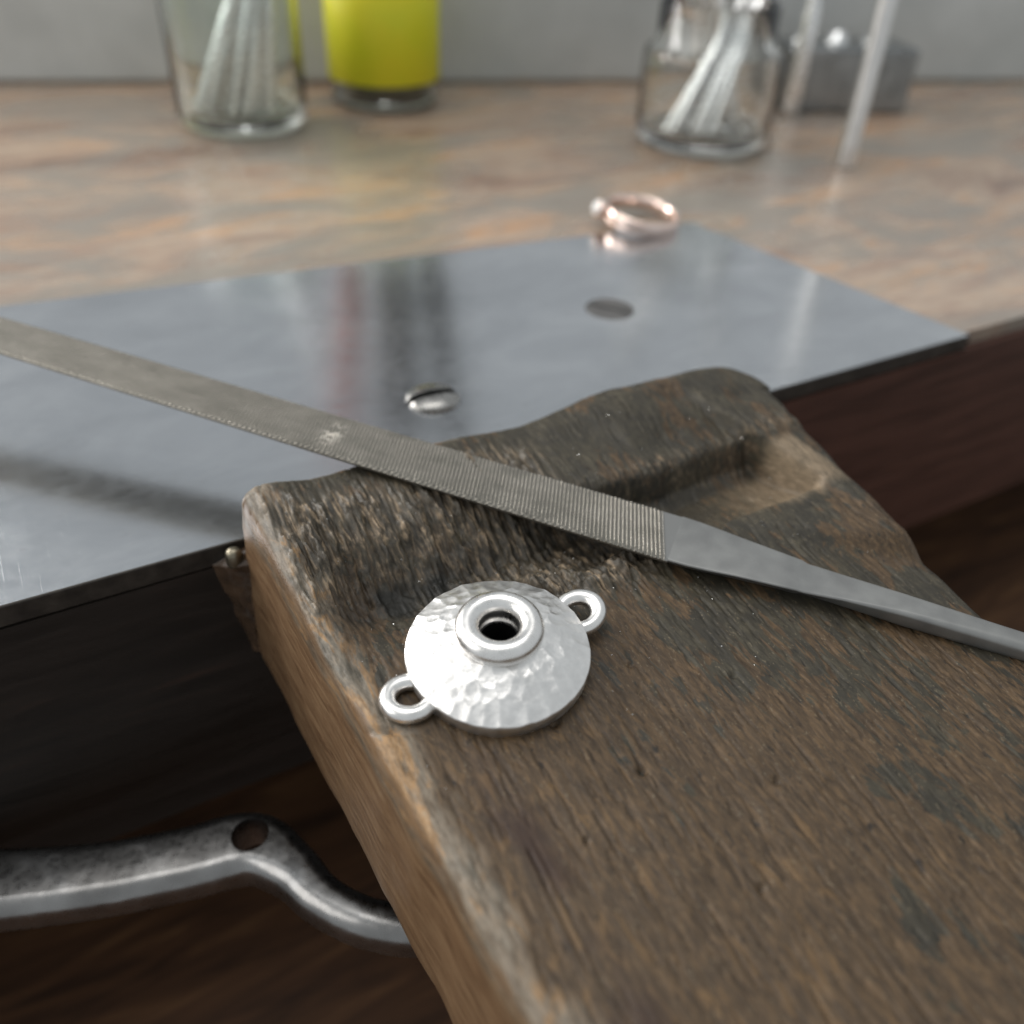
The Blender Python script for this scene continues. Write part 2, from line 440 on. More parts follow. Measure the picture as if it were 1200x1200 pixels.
# dome-headed screw by the file; positions in the bench frame
def to_bench(x, y):
    dx, dy = x - OX, y - OY
    return dx * CT + dy * ST, -(dx * ST - dy * CT)
sx, sy = to_bench(-18.2, 165.6)
slotted_screw('screw', sx, sy, 5.6, 1.8, 2.0, math.radians(16) - TH + math.radians(12), M['screw'], plate, 'shiny domed slotted screw head')
sx, sy = to_bench(22.4, 215.0)
slotted_screw('screw', sx, sy, 6.3, 0.22, 1.1, math.radians(-25) - TH, M['dscrew'], plate, 'dull flush slotted screw head')

# ------------------------------------------------------------------ bench pin (carved, worn wooden wedge)
PIN_W, T0, T1, BOT = 104.5, 0.7, 138.0, -27.0
def pin_height(s, t):
    """height of the pin's top over the plate level; s, t arrays in mm"""
    wob = 2.2 * fbm(s * 0.10, t * 0.03, 11, 3)
    tt = t + wob
    base = 8.0 - 0.04 * t - 0.02 * np.clip(s - 50, 0, 60)
    zl = np.interp(tt, [0, 4, 9, 14, 19, 24, 28, 32, 37, 43], [10.2, 10.6, 10.5, 9.8, 8.3, 5.0, 2.9, 3.0, 5.2, 6.35])
    ze = np.interp(tt, [0, 4, 10, 18, 26, 34, 42], [11.6, 11.9, 11.2, 9.7, 8.4, 7.3, 6.4])
    zr = np.interp(tt, [0, 5, 12, 18, 22.0, 23.3, 25.0, 28, 33, 38.0, 39.2, 44], [9.6, 10.4, 10.0, 9.4, 9.0, 8.3, 3.2, 1.9, 2.6, 3.9, 6.05, 6.25])
    zc = np.interp(tt, [0, 5, 12, 20, 28, 36, 44, 60], [12.4, 13.4, 13.0, 12.0, 10.6, 9.4, 8.4, 7.0])
    zr = zr + 3.0 * smooth(48, 74, s) * (1 - smooth(5, 22, tt)) + 1.6 * smooth(70, 100, s) * smooth(38, 40, tt)
    we = 1 - smooth(4, 13, s + wob)
    wr = smooth(38, 52, s + 1.5 * wob)
    wc = smooth(91.6, 93.6, s - 0.25 * (t - 30) + wob)
    z = zl * (1 - we) + ze * we
    z = z * (1 - wr) + zr * wr
    z = z * (1 - wc) + zc * wc
    blend = smooth(38, 44.5, t - 16 * smooth(70, 100, s))
    z = z * (1 - blend) + (base) * blend
    # worn dishes on top of the ridge
    for cs, ct, r, d in ((62, 12, 9, 0.9), (84, 9, 7, 0.7), (76, 17, 6, .5), (96, 14, 7, 0.8), (49, 8, 8, .5)):
        z = z - d * np.exp(-((s - cs) ** 2 + ((t - ct) * 1.6) ** 2) / (r * r) * 2)
    # slow undulation, grain relief
    z = z + 0.45 * fbm(s * 0.06, t * 0.03, 31, 3)
    g = fbm(s * 1.05 + 0.06 * t, t * 0.055, 41, 4, 0.6)
    torn = torn_mask(s, t) * (1 - 0.6 * np.exp(-(((s - 16.0) / 8.5) ** 2 + ((t - 29.5) / 5.0) ** 2)))
    z = z + (0.04 + 0.45 * torn) * g * 2.0
    # splintered fibres
    sp = np.maximum(fbm(s * 0.75 - 0.05 * t, t * 0.16, 57, 4, 0.6) - 0.02, 0)
    z = z + torn * 2.4 * sp
    chip = fbm(s * 0.55, t * 0.5, 63, 4, 0.55)
    z = z + torn * 0.9 * chip * smooth(18, 30, t)
    # open pores and scores along the grain
    pore = fbm(s * 1.7 + .1 * t, t * 0.22, 71, 3)
    z = z - 0.16 * smooth(0.20, 0.36, pore)
    # scores and small drill pits, each with its own place
    rs_ = np.random.default_rng(77)
    for _ in range(46):
        cs, ct = rs_.uniform(6, 98), rs_.uniform(44, 132); ln = rs_.uniform(2.0, 7.5); an = rs_.normal(0.04, 0.10); wd_ = rs_.uniform(.12, .26); dp_ = rs_.uniform(.12, .38)
        a_ = (s - cs) * math.cos(an) + (t - ct) * math.sin(an); b_ = -(s - cs) * math.sin(an) + (t - ct) * math.cos(an)
        z = z - dp_ * np.exp(-(a_ / wd_) ** 2) * (1 - smooth(.6, 1.0, np.abs(b_) / ln))
    for cs, ct, r, d in ((25, 62, .55, .8), (31.5, 73, .6, .9), (40, 58, .45, .6), (52, 66, .5, .6), (20, 78, .4, .6), (46, 82, .6, .7), (35, 92, .5, .6)):
        z = z - d * np.exp(-((s - cs) ** 2 + (t - ct) ** 2) / (r * r))
    # chip knocked out of the wood in front of the near loop
    a_ = (s - 5.2) * .82 + (t - 53.5) * .57; b_ = -(s - 5.2) * .57 + (t - 53.5) * .82
    z = z - 0.7 * np.exp(-(a_ / 2.6) ** 2 - (b_ / .55) ** 2)
    return z
def torn_mask(s, t):
    a = smooth(4, 12, t + 4 * fbm(s * .12, t * .1, 5, 3)) * (1 - smooth(29, 36, t)) * (1 - smooth(44, 56, s)) * smooth(0.5, 4, s)
    b_ = smooth(26, 31, t) * (1 - smooth(41, 47, t)) * smooth(26, 34, s) * (1 - smooth(54, 62, s))
    c_ = 0.45 * (1 - smooth(24, 27, t)) * smooth(19, 23, t) * smooth(44, 56, s)
    return np.clip(np.maximum(np.maximum(a, b_), c_), 0, 1)

def left_s(t): return 0.2 + 0.045 * t + 0.5 * fbm(t * 0.08, t * 0 + 3, 91, 3)
def right_s(t): return PIN_W + 0.8 - 0.10 * t + 0.8 * fbm(t * 0.06, t * 0 + 9, 93, 3)

NU, NV = 420, 540
u = np.linspace(0, 1, NU); vv = np.linspace(0, 1, NV) 
tgrid = T0 + (T1 - T0) * vv ** 1.0
U, T = np.meshgrid(u, tgrid, indexing='ij')
ls, rs = left_s(T), right_s(T)
S = ls + (rs - ls) * U
# rounded corners in plan at the back
def round_corner(S, T, cs, ct, r, sx):
    dx = (S - cs) * sx; dt = ct - T
    d = np.hypot(dx, dt); msk = (dx > 0) & (dt > 0) & (d > 1e-9)
    # map the square corner onto the disc
    mx = np.maximum(dx, dt)
    k = np.where(msk, mx / np.maximum(d, 1e-9), 1.0)
    S2 = np.where(msk, cs + (S - cs) * k, S); T2 = np.where(msk, ct - (ct - T) * k, T)
    return S2, T2
S, T = round_corner(S, T, 4.2, T0 + 4.0, 4.0, -1)
S, T = round_corner(S, T, PIN_W - 13.0, T0 + 13.0, 13.0, 1)
# distance to the outline (approx.)
dl = (S - left_s(T)); dr = (right_s(T) - S); db = T - T0
def corner_d(S, T, cs, ct, r, sx):
    dx = (S - cs) * sx; dt = ct - T
    return np.where((dx > 0) & (dt > 0), r - np.hypot(dx, dt), 1e9)
dmin = np.minimum(np.minimum(dl, dr), db)
c1 = corner_d(S, T, 4.2, T0 + 4.0, 4.0, -1); c2 = corner_d(S, T, PIN_W - 13.0, T0 + 13.0, 13.0, 1)
dmin = np.where(c1 < 1e8, c1, dmin); dmin = np.where(c2 < 1e8, np.minimum(c2, 13), dmin)
dmin = np.maximum(dmin, 0)
Z = pin_height(S, T)
er = 2.2 + 1.6 * fbm(S * .07, T * .09, 77, 3) + 1.6 * smooth(80, 100, S)
er = np.clip(er, 0.8, 5)
q_ = np.clip(er - dmin, 0, None)
Z = Z - (er - np.sqrt(np.maximum(er * er - q_ * q_, 0))) * 0.95
verts = np.stack([S, -T, Z], -1).reshape(-1, 3)
idx = np.arange(NU * NV).reshape(NU, NV)
faces = np.stack([idx[:-1, 1:], idx[1:, 1:], idx[1:, :-1], idx[:-1, :-1]], -1).reshape(-1, 4)
# skirt
per = list(idx[0, ::-1]) + list(idx[1:, 0]) + list(idx[-1, 1:]) + list(idx[-2:0:-1, -1])
per = np.array(per); pv = verts[per]
cen = np.array([PIN_W / 2, -65.0])
nb = np.zeros((len(per), 2)); nxt = np.roll(pv[:, :2], -1, 0) - np.roll(pv[:, :2], 1, 0)
nb[:, 0] = nxt[:, 1]; nb[:, 1] = -nxt[:, 0]; nb /= np.maximum(np.linalg.norm(nb, axis=1, keepdims=True), 1e-9)
sgn = np.sign(np.sum(nb * (pv[:, :2] - cen), axis=1)); nb *= sgn[:, None]
rings = [per]; allv = [verts]; cnt = len(verts)
NR = 16
along = np.arange(len(per)) * 0.25
for k in range(1, NR + 1):
    a = k / NR
    zz = pv[:, 2] * (1 - a) + BOT * a
    bulge = np.minimum(0.35 * np.sqrt(a * 8), 0.6) + 0.9 * a + 0.35 * fbm(along * 0.03, a * 14 + along * 0, 23, 4) 
    if k == NR: bulge = bulge - 0.8
    back = (pv[:, 1] > -T0 - 0.3)
    bulge = np.where(back, 0.0, bulge)
    ring = np.column_stack([pv[:, 0] + nb[:, 0] * bulge, pv[:, 1] + nb[:, 1] * bulge, zz])
    ring[:, 1] = np.minimum(ring[:, 1], -T0)
    allv.append(ring); rings.append(np.arange(cnt, cnt + len(per))); cnt += len(per)
sf = []
for k in range(NR):
    a_, b_ = rings[k], rings[k + 1]
    sf.append(np.stack([a_, np.roll(a_, -1), np.roll(b_, -1), b_], -1))
sf = np.concatenate(sf)
V = np.concatenate(allv)
Fs = [tuple(x) for x in faces.tolist()] + [tuple(x) for x in sf.tolist()] + [tuple(rings[-1][::-1].tolist())]
pin = bench_frame(mesh_obj('bench_pin', V, Fs, M['pin'], smooth=True))
# make sure the normals point outwards
import bmesh
bm_ = bmesh.new(); bm_.from_mesh(pin.data); bmesh.ops.recalc_face_normals(bm_, faces=bm_.faces); bm_.to_mesh(pin.data); bm_.free()
tag(pin, 'worn dark wooden bench pin with gouged ridge and brown varnished side', 'bench pin')
def pattr(name, top, sidev):
    a = pin.data.attributes.new(name, 'FLOAT', 'POINT')
    arr = np.concatenate([np.asarray(top, float).reshape(-1), np.asarray(sidev, float).reshape(-1)])
    a.data.foreach_set('value', np.clip(arr, 0, 1).astype(np.float32))
ns = NR * len(per); zero = np.zeros(ns)
n1 = fbm(S * 0.12, T * 0.09, 101, 4); n2 = fbm(S * .3, T * .12, 111, 4)
torn = torn_mask(S, T)
torn_c = torn * (1 - 0.85 * np.exp(-(((S - 16.5) / 8.5) ** 2 + ((T - 29.5) / 5.2) ** 2)))
pattr('torn', torn_c, zero)
edge_w = 4.2 + 5 * n1 + 2.5 * np.exp(-T / 8) * (S < 12) + 0.028 * T
edge = (1 - smooth(0.35 * edge_w, edge_w, dl + 2.2 * n2)) + 0.9 * np.exp(-((S - 6.2) / 2.2) ** 2 - ((T - 54.0) / 2.4) ** 2) + 0.55 * (1 - smooth(0.4, 2.0, np.minimum(db, dr) + 2.0 * n2)) * (S < 40)
cut = smooth(25.5, 29, T) * (1 - smooth(37.5, 41, T + 3 * n2)) * smooth(52, 66, S + 6 * n1) * (1 - smooth(95.5, 97.0, S + 2 * n2 - .25 * (T - 30)))
cut = cut * (0.12 + 0.88 * smooth(76, 90, S + 6 * n2))
shade_and_streak = 1.5 * np.exp(-(((S - 16.0) / 8.0) ** 2 + ((T - 29.5) / 4.8) ** 2)) + 0.6 * np.exp(-(((S - 30) / 9.0) ** 2 + ((T - 28) / 3.2) ** 2)) + 0.55 * smooth(22, 24, T) * (1 - smooth(26, 29, T)) * smooth(44, 58, S) * (1 - smooth(88, 92, S))  # painted shade: darkens the hollow and the drop into the groove
shade_and_streak = shade_and_streak * (0.75 + 1.1 * n2)
shade_and_streak = shade_and_streak + 0.85 * smooth(58, 70, T) * np.exp(-((S - (12.0 + 0.02 * T)) / 3.0) ** 2) * np.clip(0.65 + 2.2 * n1, 0, 1)  # long dark streak on the flat top
warm = 0.10 + 0.90 * smooth(44, 66, T) * (1 - smooth(24, 62, S + 0.15 * (T - 80))) + 0.36 * smooth(62, 104, T)
warm = warm + 0.5 * n1 - 0.9 * (1 - smooth(34, 46, T)) * smooth(10, 30, S)
side_a = np.concatenate([np.full(len(per), smooth(0.0, 1.0, np.array((k - 0.2) / 2.2))) for k in range(1, NR + 1)])
edge_side = np.concatenate([np.full(len(per), max(0, 1 - k / 3.0)) for k in range(1, NR + 1)])
pattr('edge', edge, edge_side); pattr('cut', cut, zero); pattr('shade_and_streak', shade_and_streak, zero); pattr('warm', warm, zero)
pattr('side', 0.75 * (1 - smooth(0.15, 0.7, dl + .9 * n2)), side_a)

def surf_z(x, y):
    """height of the carved pin under a world point (mm)"""
    bx, by = to_bench(x, y)
    return pin_height(np.array([[bx]]), np.array([[-by]]))[0, 0]

# ------------------------------------------------------------------ silver connector lying on the pin
PX, PY = -0.9, 86.2
ang = np.linspace(0, 2 * math.pi, 24)
foot = [surf_z(PX + r * math.cos(a), PY + r * math.sin(a)) for a in ang for r in (6, 11.5)]
PZ = float(np.percentile(foot, 80)) + 0.25
R0 = 12.25
def dome_z(r):
    x = np.clip(r / R0, 0, 1)
    return 2.5 + 4.0 * (1 - x ** 1.8)
# hammer marks: paraboloid scallops around scattered blows
pts = []
r2 = np.random.default_rng(21)
for ring_r, n, jit in ((11.3, 38, .35), (9.5, 30, .6), (7.9, 25, .6), (6.4, 20, .5), (5.0, 14, .3)):
    for i in range(n):
        a = 2 * math.pi * (i + r2.uniform(-.42, .42)) / n + ring_r
        rr = ring_r + r2.uniform(-jit, jit) * 1.3
        pts.append((rr, a, r2.uniform(0.7, 1.5), r2.uniform(-.05, .05)))
def hammer(r, a):
    best = np.full(r.shape, 9.0)
    for rr, aa, k, o_ in pts:
        da = (a - aa + math.pi) % (2 * math.pi) - math.pi
        tang = da * np.maximum(r, 3); rad = r - rr
        radw = 0.55 if rr > 10 else 0.9
        d = (tang ** 2 + (rad * radw) ** 2) * 0.105 * k + o_
        best = -np.logaddexp(-best * 55, -d * 55) / 55
    return np.clip(best, -.12, 0.30)
pend = bpy.data.objects.new('silver_connector', None); COL.objects.link(pend); pend.empty_display_size = .01
pend.location = (PX * MM, PY * MM, PZ * MM); pend.rotation_euler = (Matrix.Rotation(math.radians(4.5), 3, 'X') @ Matrix.Rotation(math.radians(35.4), 3, 'Z')).to_euler(); pend.scale = (1.045,) * 3
tag(pend, 'hammered matte silver domed connector with two side loops lying on the wooden pin', 'jewellery')
na, nr = 420, 130
aa = np.linspace(0, 2 * math.pi, na, endpoint=False); rr = np.linspace(2.9, R0, nr)
A, RR = np.meshgrid(aa, rr, indexing='ij')
hm = hammer(RR, A)
fade = 1 - 0.0 * RR
lowf = 0.05 * np.sin(3 * A + 1) + 0.04 * np.sin(5 * A)
Zd = dome_z(RR) - 0.12 + hm * 0.95 * fade + 0.035 * fbm(RR * np.cos(A) * 1.6 + 40, RR * np.sin(A) * 1.6 + 40, 201, 4)
Rd = RR + lowf * RR / R0
vv_ = np.stack([Rd * np.cos(A), Rd * np.sin(A), Zd], -1)
# rim wall + underside
ex = []
for dr_, zf in ((0.10, 0.86), (0.02, 0.5), (-0.12, 0.22), (-0.25, 0.02), (-1.2, 0.0), (-5.0, 0.3), (-8.6, 0.6)):
    rb = R0 + lowf[:, -1] + dr_
    z_ = Zd[:, -1] * zf if zf > .25 else np.full(na, zf)
    ex.append(np.stack([rb * np.cos(aa), rb * np.sin(aa), z_], -1)[:, None, :])
vv_ = np.concatenate([vv_] + ex, 1)
f = [(a_, d_, c_, b_) for a_, b_, c_, d_ in grid_faces(na, vv_.shape[1], True)]
o = mesh_obj('dome', vv_.reshape(-1, 3), [tuple(reversed(x)) for x in f], M['silver'], pend, True, 62)
# collar: a plump ring with a flared mouth, and the tube below it
prof = []
for i in range(33):
    a = -math.pi * 0.62 + (math.pi * 0.62 + math.pi + 0.35) * i / 32
    rx = 1.62; rz = 1.62
    prof.append((4.25 + rx * math.cos(a), 6.62 + rz * math.sin(a)))
prof += [(2.70, 5.9), (2.66, 5.3), (2.5, 5.15), (2.46, 4.6)]
v, f = lathe(prof, 96)
mesh_obj('collar', v, f, M['silver_sat'], pend, True, 50)
v, f = lathe([(0.01, 0.35), (2.5, 0.35), (2.52, 4.7)], 40)
o = mesh_obj('inner_tube', v, f, M['hole_shade'], pend, True, 40)  # near-black colour stands for the shade inside the silver hole
# loops, each a slightly flattened wire bent round and soldered to the rim
def loop_mesh(flip):
    v, f = [], []
    n, k = 64, 20
    for i in range(n):
        a = 2 * math.pi * i / n
        for j in range(k):
            b = 2 * math.pi * j / k
            wr_ = 1.12 + 0.05 * math.sin(2 * a + flip)
            rr_ = 2.66 + wr_ * math.cos(b) * 1.0
            zz = 1.08 * math.sin(b)
            v.append((rr_ * math.cos(a) * 1.06, rr_ * math.sin(a), zz))
    for i in range(n):
        for j in range(k):
            f.append((i * k + j, ((i + 1) % n) * k + j, ((i + 1) % n) * k + (j + 1) % k, i * k + (j + 1) % k))
    return v, f
for sgn_, tilt, dz in ((-1, 4, 1.15), (1, -9, 1.5)):
    v, f = loop_mesh(sgn_)
    o = mesh_obj('loop', v, f, M['silver_sat'], pend)
    o.location = (sgn_ * 13.35 * MM, 0, dz * MM); o.rotation_euler = (math.radians(2 * sgn_), math.radians(tilt), 0)

# ------------------------------------------------------------------ hand file lying over the ridge
fl = bpy.data.objects.new('hand_file', None); COL.objects.link(fl); fl.empty_display_size = .01
tag(fl, 'flat steel hand file with cross-cut teeth lying across the wooden pin', 'file')
FX = Vector((-0.949, 0.309, 0.062)).normalized()         # towards the tip
FW = Vector((FX.y, -FX.x, 0)).normalized() * -1.0          # across, towards the back
FN = FX.cross(FW).normalized()
if FN.z < 0: FN = -FN
org = Vector((26.4, 111.8, 8.5))                          # end of the teeth, on the axis
rot = Matrix((( FX.x, FW.x, FN.x), (FX.y, FW.y, FN.y), (FX.z, FW.z, FN.z)))
if rot.determinant() < 0:
    FW = -FW; rot = Matrix((( FX.x, FW.x, FN.x), (FX.y, FW.y, FN.y), (FX.z, FW.z, FN.z)))
fl.matrix_world = Matrix.Translation(org * MM) @ rot.to_4x4()
TH_F = 0.95                                                # half thickness
LB = 178.0
def half_w(x): return 5.95 - 0.0055 * x - 0.9 * smooth(120, 178, x)
nl, nw = 2200, 96
xl = np.linspace(0, LB, nl); wl = np.linspace(-1, 1, nw)
XL, WL = np.meshgrid(xl, wl, indexing='ij')
HW = half_w(XL); YL = WL * HW
def tri(x): return np.abs((x % 1.0) * 2 - 1)
def saw(x): return x % 1.0
jit = 0.06 * fbm(XL * .8, YL * .8, 131, 3)
c1 = saw((XL * math.cos(math.radians(14)) + YL * math.sin(math.radians(14))) / 0.66 + jit)
c2 = tri((XL * math.cos(math.radians(-48)) + YL * math.sin(math.radians(-48))) / 0.68 + jit)
fadein = smooth(1.5, 2.3, XL * math.cos(math.radians(14)) + YL * math.sin(math.radians(14)))
h = fadein * (0.26 * (c1 ** 1.2) * (1 - (0.45 + 0.5 * smooth(4, 26, XL)) * smooth(0.15, 0.95, c2)) - 0.05)
wear = fbm(XL * .25, YL * .3, 141, 4)
h = h * (0.95 + 0.15 * wear)
ZL = TH_F + h - 0.12 - 0.36 * np.clip((np.abs(WL) - 0.935) / 0.065, 0, 1)
tv = np.stack([XL, YL, ZL], -1).reshape(-1, 3)
tf = grid_faces(nl, nw)
# sides with their own fine teeth and flat underside
off = len(tv); lo = []
for jj, sgn_ in ((0, -1), (nw - 1, 1)):
    ew = half_w(xl) * sgn_
    tooth = 0.07 * saw(xl / 0.55)
    for zf, ins in ((TH_F - 0.52, 0), (0.15, 0), (-0.45, -0.55), (-TH_F, -1.3)):
        yy = ew + sgn_ * (tooth if ins == 0 else tooth * 0 + ins)
        lo.append(np.column_stack([xl, yy, np.full(nl, zf)]))
V2 = np.concatenate([tv] + lo)
def idl(side, ring, i): return off + (side * 4 + ring) * nl + i
ff = list(tf)
for i in range(nl - 1):
    a0 = i * nw; a1 = (i + 1) * nw
    ff.append((a1, a0, idl(0, 0, i), idl(0, 0, i + 1)))
    ff.append((a0 + nw - 1, a1 + nw - 1, idl(1, 0, i + 1), idl(1, 0, i)))
    for r_ in range(3):
        ff.append((idl(0, r_, i + 1), idl(0, r_, i), idl(0, r_ + 1, i), idl(0, r_ + 1, i + 1)))
        ff.append((idl(1, r_, i), idl(1, r_, i + 1), idl(1, r_ + 1, i + 1), idl(1, r_ + 1, i)))
    ff.append((idl(0, 3, i + 1), idl(0, 3, i), idl(1, 3, i), idl(1, 3, i + 1)))
blade = mesh_obj('blade', V2, ff, M['file'], fl, True, 28)
wv = np.zeros(len(V2)); 
wm = np.exp(-(((XL - 61.5) / 1.6) ** 2 + ((YL - 0.2) / 2.6) ** 2)) * (fbm(XL * 1.5, YL * 1.5, 151, 3) > -.02)
wv[:nl * nw] = np.clip(wm, 0, 1).reshape(-1)
bare = np.zeros(len(V2)); bare[:nl * nw] = (1 - fadein).reshape(-1)
at = blade.data.attributes.new('bare', 'FLOAT', 'POINT'); at.data.foreach_set('value', bare.astype(np.float32))
at = blade.data.attributes.new('worn', 'FLOAT', 'POINT'); at.data.foreach_set('value', wv.astype(np.float32))
# smooth shoulder and tang
def rrect(hw, hh, r, n=6):
    p = []
    for cx, cy, a0 in ((hw - r, hh - r, 0), (-hw + r, hh - r, 90), (-hw + r, -hh + r, 180), (hw - r, -hh + r, 270)):
        for i in range(n + 1):
            a = math.radians(a0 + 90 * i / n); p.append((cx + r * math.cos(a), cy + r * math.sin(a)))
    return p
secs = [(0.0, 5.95, .83, .3), (-3, 5.85, .83, .3), (-6, 5.5, .84, .3), (-10.5, 4.85, .87, .25), (-17, 4.15, .88, .28), (-20, 3.8, .9, .3), (-20.9, 3.6, .70, .3), (-27, 3.0, 1.1, .4), (-36, 2.5, 1.6, .8), (-50, 2.05, 1.7, 1.2), (-80, 1.75, 1.6, 1.5), (-110, 1.6, 1.5, 1.45)]
tv_, tf_ = [], []
for x, hw, hh, r in secs:
    ins = 1.2 * float(smooth(-45, -15, np.array(x)))
    for a, b in rrect(hw, hh, r): tv_.append((x, a * (1 - ins / hw * min(1.0, max(0.0, (0.35 * hh - b) / (1.35 * hh)))), b))
n = len(rrect(1, 1, .1))
for i in range(len(secs) - 1):
    for j in range(n):
        tf_.append((i * n + j, i * n + (j + 1) % n, (i + 1) * n + (j + 1) % n, (i + 1) * n + j))
tf_.append(tuple(range(n))[::-1]); tf_.append(tuple((len(secs) - 1) * n + j for j in range(n)))
tang = mesh_obj('tang', tv_, tf_, M['shank'], fl, True, 22)
bm_ = bmesh.new(); bm_.from_mesh(tang.data); bmesh.ops.recalc_face_normals(bm_, faces=bm_.faces); bm_.to_mesh(tang.data); bm_.free()

# ------------------------------------------------------------------ brass rod and glue at the corner of pin and bench
v, f = lathe([(0.01, -3.2), (1.7, -3.1), (1.8, -2.8), (1.8, -0.9), (1.45, -0.2), (0.8, 0.15), (0.01, 0.2)], 28)
rod = mesh_obj('brass_rod', v, f, M['brass']); rod.location = B(-2.2, 2.4, 0.0) * MM; rod.scale = (.8, .8, 1)
tag(rod, 'small brass rod with rounded top between steel plate and wooden pin', 'rod')
# glue run: an uneven half-round mass down the bench front
nz_, nk = 60, 20
I, J = np.meshgrid(np.linspace(0, 1, nz_), np.linspace(0, 1, nk), indexing='ij')
rag = fbm(I * 3 + 3, J * 1.5, 301, 2)
wd = 5.6 - 3.8 * I ** 0.8 + 2.0 * fbm(I * 3.3, I * 0 + 2.5, 305, 2)
dp = 5.2 - 3.6 * I + 1.2 * fbm(I * 3, I * 0 + 7.5, 309, 2)
gs = -wd * (1 - J) + 1.6 * J
gt = 0.3 + dp * J ** 1.25 + np.sin(J * math.pi) * (1.5 + rag + 0.8 * fbm(I * 8, J * 4, 333, 3))
gz = -1.2 - 25.5 * I + 0.0 * J - 2.5 * (1 - J) * (1 - I) 
v = [tuple(p) for p in np.stack([gs, -gt, gz], -1).reshape(-1, 3)]
f = grid_faces(nz_, nk)
k = len(v); v.append((1.6, -0.3, -1.2)); v.append((1.0, -0.3, -27.0))
for j in range(nk - 1): f.append((k, j, j + 1)); f.append((k + 1, (nz_ - 1) * nk + j + 1, (nz_ - 1) * nk + j))
glue = bench_frame(mesh_obj('glue_lump', v, f, M['resin']))
bm_ = bmesh.new(); bm_.from_mesh(glue.data); bmesh.ops.recalc_face_normals(bm_, faces=bm_.faces); bm_.to_mesh(glue.data); bm_.free()
tag(glue, 'glossy brown run of dried glue below the brass rod', 'glue')

# ------------------------------------------------------------------ forged steel bracket under the pin
br = bpy.data.objects.new('steel_bracket', None); COL.objects.link(br); br.empty_display_size = .01
br.location = B(-12, 24, -50) * MM
tag(br, 'curved forged steel bracket arm with a screw hole under the pin', 'bracket')
ctrl = [(-70, 3.2, 8), (-56, 11, 7.6), (-39, 17.5, 7.0), (-24, 21.5, 6.9), (-12.5, 24.2, 7.0), (-7.2, 32, 5.2), (-4.2, 40.5, 4.3), (1.5, 48.5, 4.1), (10, 54, 4.4), (24, 57, 5), (42, 56, 5.5)]
def catmull(P, m_):
    out = []
    P = [2 * P[0] - P[1]] + P + [2 * P[-1] - P[-2]]
    for i in range(1, len(P) - 2):
        for k_ in range(m_):
            t_ = k_ / m_
            out.append(0.5 * ((2 * P[i]) + (-P[i - 1] + P[i + 1]) * t_ + (2 * P[i - 1] - 5 * P[i] + 4 * P[i + 1] - P[i + 2]) * t_ ** 2 + (-P[i - 1] + 3 * P[i] - 3 * P[i + 1] + P[i + 2]) * t_ ** 3))
    out.append(P[-2]); return out
cp = catmull([np.array(c, float) for c in ctrl], 9)
base = B(-12, 24, -50)
path = [B(c[0], c[1], -50 - 1.5 * math.sin(i * .06)) - base for i, c in enumerate(cp)]
secs_ = []
for c in cp:
    w_ = c[2] * 0.9; secs_.append(rrect(w_, 4.2, 3.2, 7))
v, f = sweep(path, secs_)
arm = mesh_obj('arm', v, f, M['forged'], br)
bm_ = bmesh.new(); bm_.from_mesh(arm.data); bmesh.ops.recalc_face_normals(bm_, faces=bm_.faces); bm_.to_mesh(arm.data); bm_.free()
# screw hole through the arm
cv, cf = lathe([(3.1, -7), (3.2, 2.4), (4.3, 6.0)], 40, True, True)
cut_o = mesh_obj('hole_cutter', cv, cf, None, br)
bm_ = bmesh.new(); bm_.from_mesh(cut_o.data); bmesh.ops.recalc_face_normals(bm_, faces=bm_.faces); bm_.to_mesh(cut_o.data); bm_.free()
bo = arm.modifiers.new('hole', 'BOOLEAN'); bo.operation = 'DIFFERENCE'; bo.object = cut_o; bo.solver = 'EXACT'
bpy.context.view_layer.update()
ev = bpy.data.meshes.new_from_object(arm.evaluated_get(bpy.context.evaluated_depsgraph_get()))
arm.modifiers.clear(); old = arm.data; arm.data = ev; bpy.data.meshes.remove(old)
try: arm.data.set_sharp_from_angle(angle=math.radians(38))
except Exception: pass
bpy.data.objects.remove(cut_o)

# ------------------------------------------------------------------ ring at the back corner of the plate
rg = bpy.data.objects.new('rose_gold_ring', None); COL.objects.link(rg); rg.empty_display_size = .01
rg.location = Vector((35.2, 277.5, 2.75)) * MM; rg.rotation_euler = (math.radians(3), math.radians(6), math.radians(12))
tag(rg, 'rose gold ring with small round head lying at the back edge of the steel plate', 'ring')
v, f = [], []
n, k = 72, 16
for i in range(n):
    a = 2 * math.pi * i / n
    wb = 2.2 + 0.5 * max(0, -math.cos(a)) ** 3
    for j in range(k):
        b = 2 * math.pi * j / k
        cb, sb = math.cos(b), math.sin(b)
        v.append(((11.2 + 1.15 * cb) * math.cos(a), (11.2 + 1.15 * cb) * math.sin(a), wb * math.copysign(abs(sb) ** .8, sb)))
for i in range(n):
    for j in range(k):
        f.append((i * k + j, ((i + 1) % n) * k + j, ((i + 1) % n) * k + (j + 1) % k, i * k + (j + 1) % k))
mesh_obj('band', v, f, M['gold'], rg)
v, f = lathe([(1.2, 0), (2.3, 0.5), (2.75, 1.8), (2.9, 3.0), (2.6, 3.3), (2.3, 3.1)], 32)
hd = mesh_obj('setting', v, f, M['gold'], rg); hd.location = (-11.6 * MM, 0, 0.6 * MM); hd.rotation_euler = (0, math.radians(-80), 0)
v, f = lathe([(2.4, 2.9), (2.0, 3.7), (1.2, 4.2), (0.01, 4.35)], 24)
o = mesh_obj('stone', v, f, M['stone'], hd)

